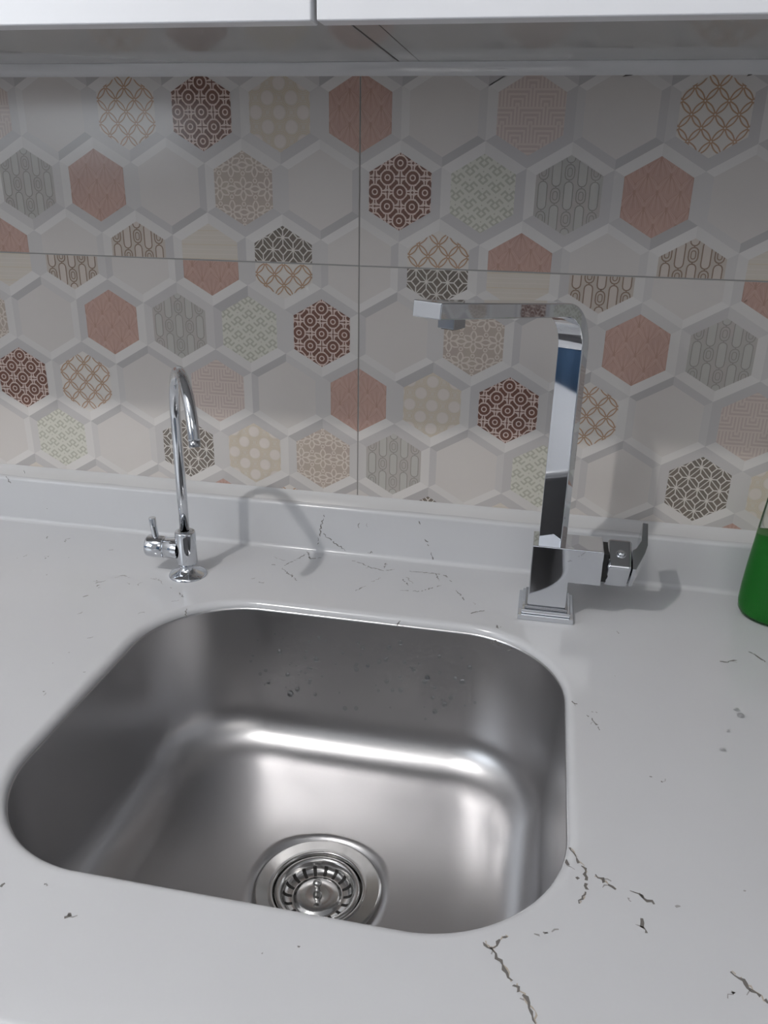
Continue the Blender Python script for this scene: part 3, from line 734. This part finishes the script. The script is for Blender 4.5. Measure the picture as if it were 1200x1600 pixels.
# side handle: gap ring, turned square block, screw button, flat lever
az0, ay0 = -27.2, fy
q = MB(); q.box(28.2, 28.75, ay0-1.55, ay0+1.55, az0-1.55, az0+1.55); q.build('gap_ring', M['rubber'], fa)
RX = Matrix.Translation((0, ay0, az0)) @ Matrix.Rotation(radians(HANDLE_ROT), 4, 'X')
q = MB(); q.box(28.65, 31.05, -1.8, 1.8, -1.8, 1.8, 0, RX); hb = q.build('handle', M['chrome'], fa, bevel=.35, seg=4)
bt = RX @ Vector((29.95, -1.8, -.1)); nb = (RX.to_3x3() @ Vector((0, -1, 0)))
xb = nb.to_track_quat('Z', 'Y').to_matrix().to_4x4()
q = MB(); q.lathe([(.50, -.02), (.48, .05), (.40, .07), (.36, .05)], 28, tuple(bt), xb); q.lathe([(.36, .02), (.34, .14), (.24, .26), (.12, .31), (0, .32)], 28, tuple(bt), xb); q.build('screw_button', M['chrome'], hb)
LV = RX @ Matrix.Translation((31.05, 0, 0)) @ Matrix.Rotation(radians(22), 4, 'Y')
LV = RX @ Matrix.Translation((31.1, 0, 0))
lpts = [(0, -1.75), (.32, -1.75), (1.2, .3), (1.5, 1.4), (1.55, 4.1), (1.0, 4.15), (.85, 1.9), (.35, .9), (0, .6)]
q = MB(); n_ = len(lpts)
q.add([LV @ Vector((x, -1.7, z)) for x, z in lpts]+[LV @ Vector((x, 1.5, z)) for x, z in lpts], [list(range(n_)), list(range(2*n_-1, n_-1, -1))]+[[i, (i+1) % n_, (i+1) % n_+n_, i+n_] for i in range(n_)])
q.build('lever', M['chrome'], hb, bevel=.06)

# ---------------------------------------------------------------- dish soap bottle
bx, by = 47.5, -7.0
bo = empty('soap_bottle', (bx, by, CT)); tag(bo, 'clear plastic bottle half full of green dish soap at the right edge', 'bottle')
bp = [(.0, .12), (3.2, .12), (3.5, .02), (3.9, .15), (4.25, .7), (4.35, 1.6), (4.3, 3.2), (4.16, 5.5), (3.95, 8), (3.75, 10.5), (3.5, 13), (3.1, 15.5), (2.5, 17.6), (1.7, 19), (1.35, 19.6), (1.3, 21)]
q = MB(); q.lathe(bp, 56, (bx, by, CT), sx=1.0, sy=.8); q.build('shell', M['plastic'], bo)
lq = [(.0, .2), (3.2, .2), (3.75, .3), (4.1, .8), (4.2, 1.6), (4.2, 3.2), (4.06, 5.5), (3.90, 7.6), (3.82, 8.9), (.0, 8.95)]
q = MB(); q.lathe(lq, 56, (bx, by, CT), sx=1.0, sy=.8); q.build('liquid', M['liquid'], bo)
q = MB(); q.lathe([(.0, 19.7), (1.6, 19.7), (1.6, 21.6), (1.45, 21.8), (.7, 22), (.55, 23.6), (.0, 23.7)], 32, (bx, by, CT)); q.build('cap', M['cap'], bo)

# ---------------------------------------------------------------- unseen blue cloth, added to put a blue reflection in the faucet's upright
M['added_towel'] = bump(mat('added_blue_towelling', (.10, .19, .33), .9), 400, .4, .001)
tw = MB(); vs = []; NT = 40
for side in (0, 1):
    for zz in (-75, -50, -25, -8):
        for i in range(NT+1):
            yy = -150+44*i/NT; vs.append((-157.5+1.3*sin(i*.8)+.5*sin(i*1.9+zz)-(side*.8), yy, zz))
w_ = NT+1
tf = [(s*4*w_+r*w_+i, s*4*w_+r*w_+i+1, s*4*w_+(r+1)*w_+i+1, s*4*w_+(r+1)*w_+i) for s in (0, 1) for r in range(3) for i in range(NT)]
tf += [(i, i+1, 4*w_+i+1, 4*w_+i) for i in range(NT)] + [(3*w_+i, 3*w_+i+1, 7*w_+i+1, 7*w_+i) for i in range(NT)]
tf += [(r*w_, (r+1)*w_, 4*w_+(r+1)*w_, 4*w_+r*w_) for r in range(3)] + [(r*w_+NT, (r+1)*w_+NT, 4*w_+(r+1)*w_+NT, 4*w_+r*w_+NT) for r in range(3)]
tw.add(vs, tf, 0, True); tag(tw.build('added_towel', M['added_towel'], origin=(-158, -128, -40)), 'unseen blue cloth added on the left wall to be mirrored in the tall faucet', 'added_towel')

# ---------------------------------------------------------------- the ceiling lamp itself
cl = empty('ceiling_lamp', (-53, -115, CZ)); tag(cl, 'bare round ceiling lamp bulb hanging from the white ceiling', 'lamp')
kz = 115
M['bulb'] = mat('lit_bulb', (1, .95, .9), .5, 0, .5); M['bulb'].node_tree.nodes['Principled BSDF'].inputs['Emission Color'].default_value = (1, .95, .9, 1)
M['bulb'].node_tree.nodes['Principled BSDF'].inputs['Emission Strength'].default_value = 12
q = MB(); q.lathe([(.0, CZ-.1), (6, CZ-.1), (6, CZ-2), (2.5, CZ-2.6), (2.5, kz+6)], 32, (-53, -115, 0)); q.build('fitting', M['door'], cl)
q = MB(); q.lathe([(1.6, kz+11), (2.4, kz+9), (3.2, kz+7.5), (3.4, kz+6), (2.9, kz+4.6), (1.6, kz+3.8), (0, kz+3.6)], 28, (-53, -115, 0)); q.build('bulb', M['bulb'], cl)
for o in bpy.data.objects:
    if '_o' in o: del o['_o']
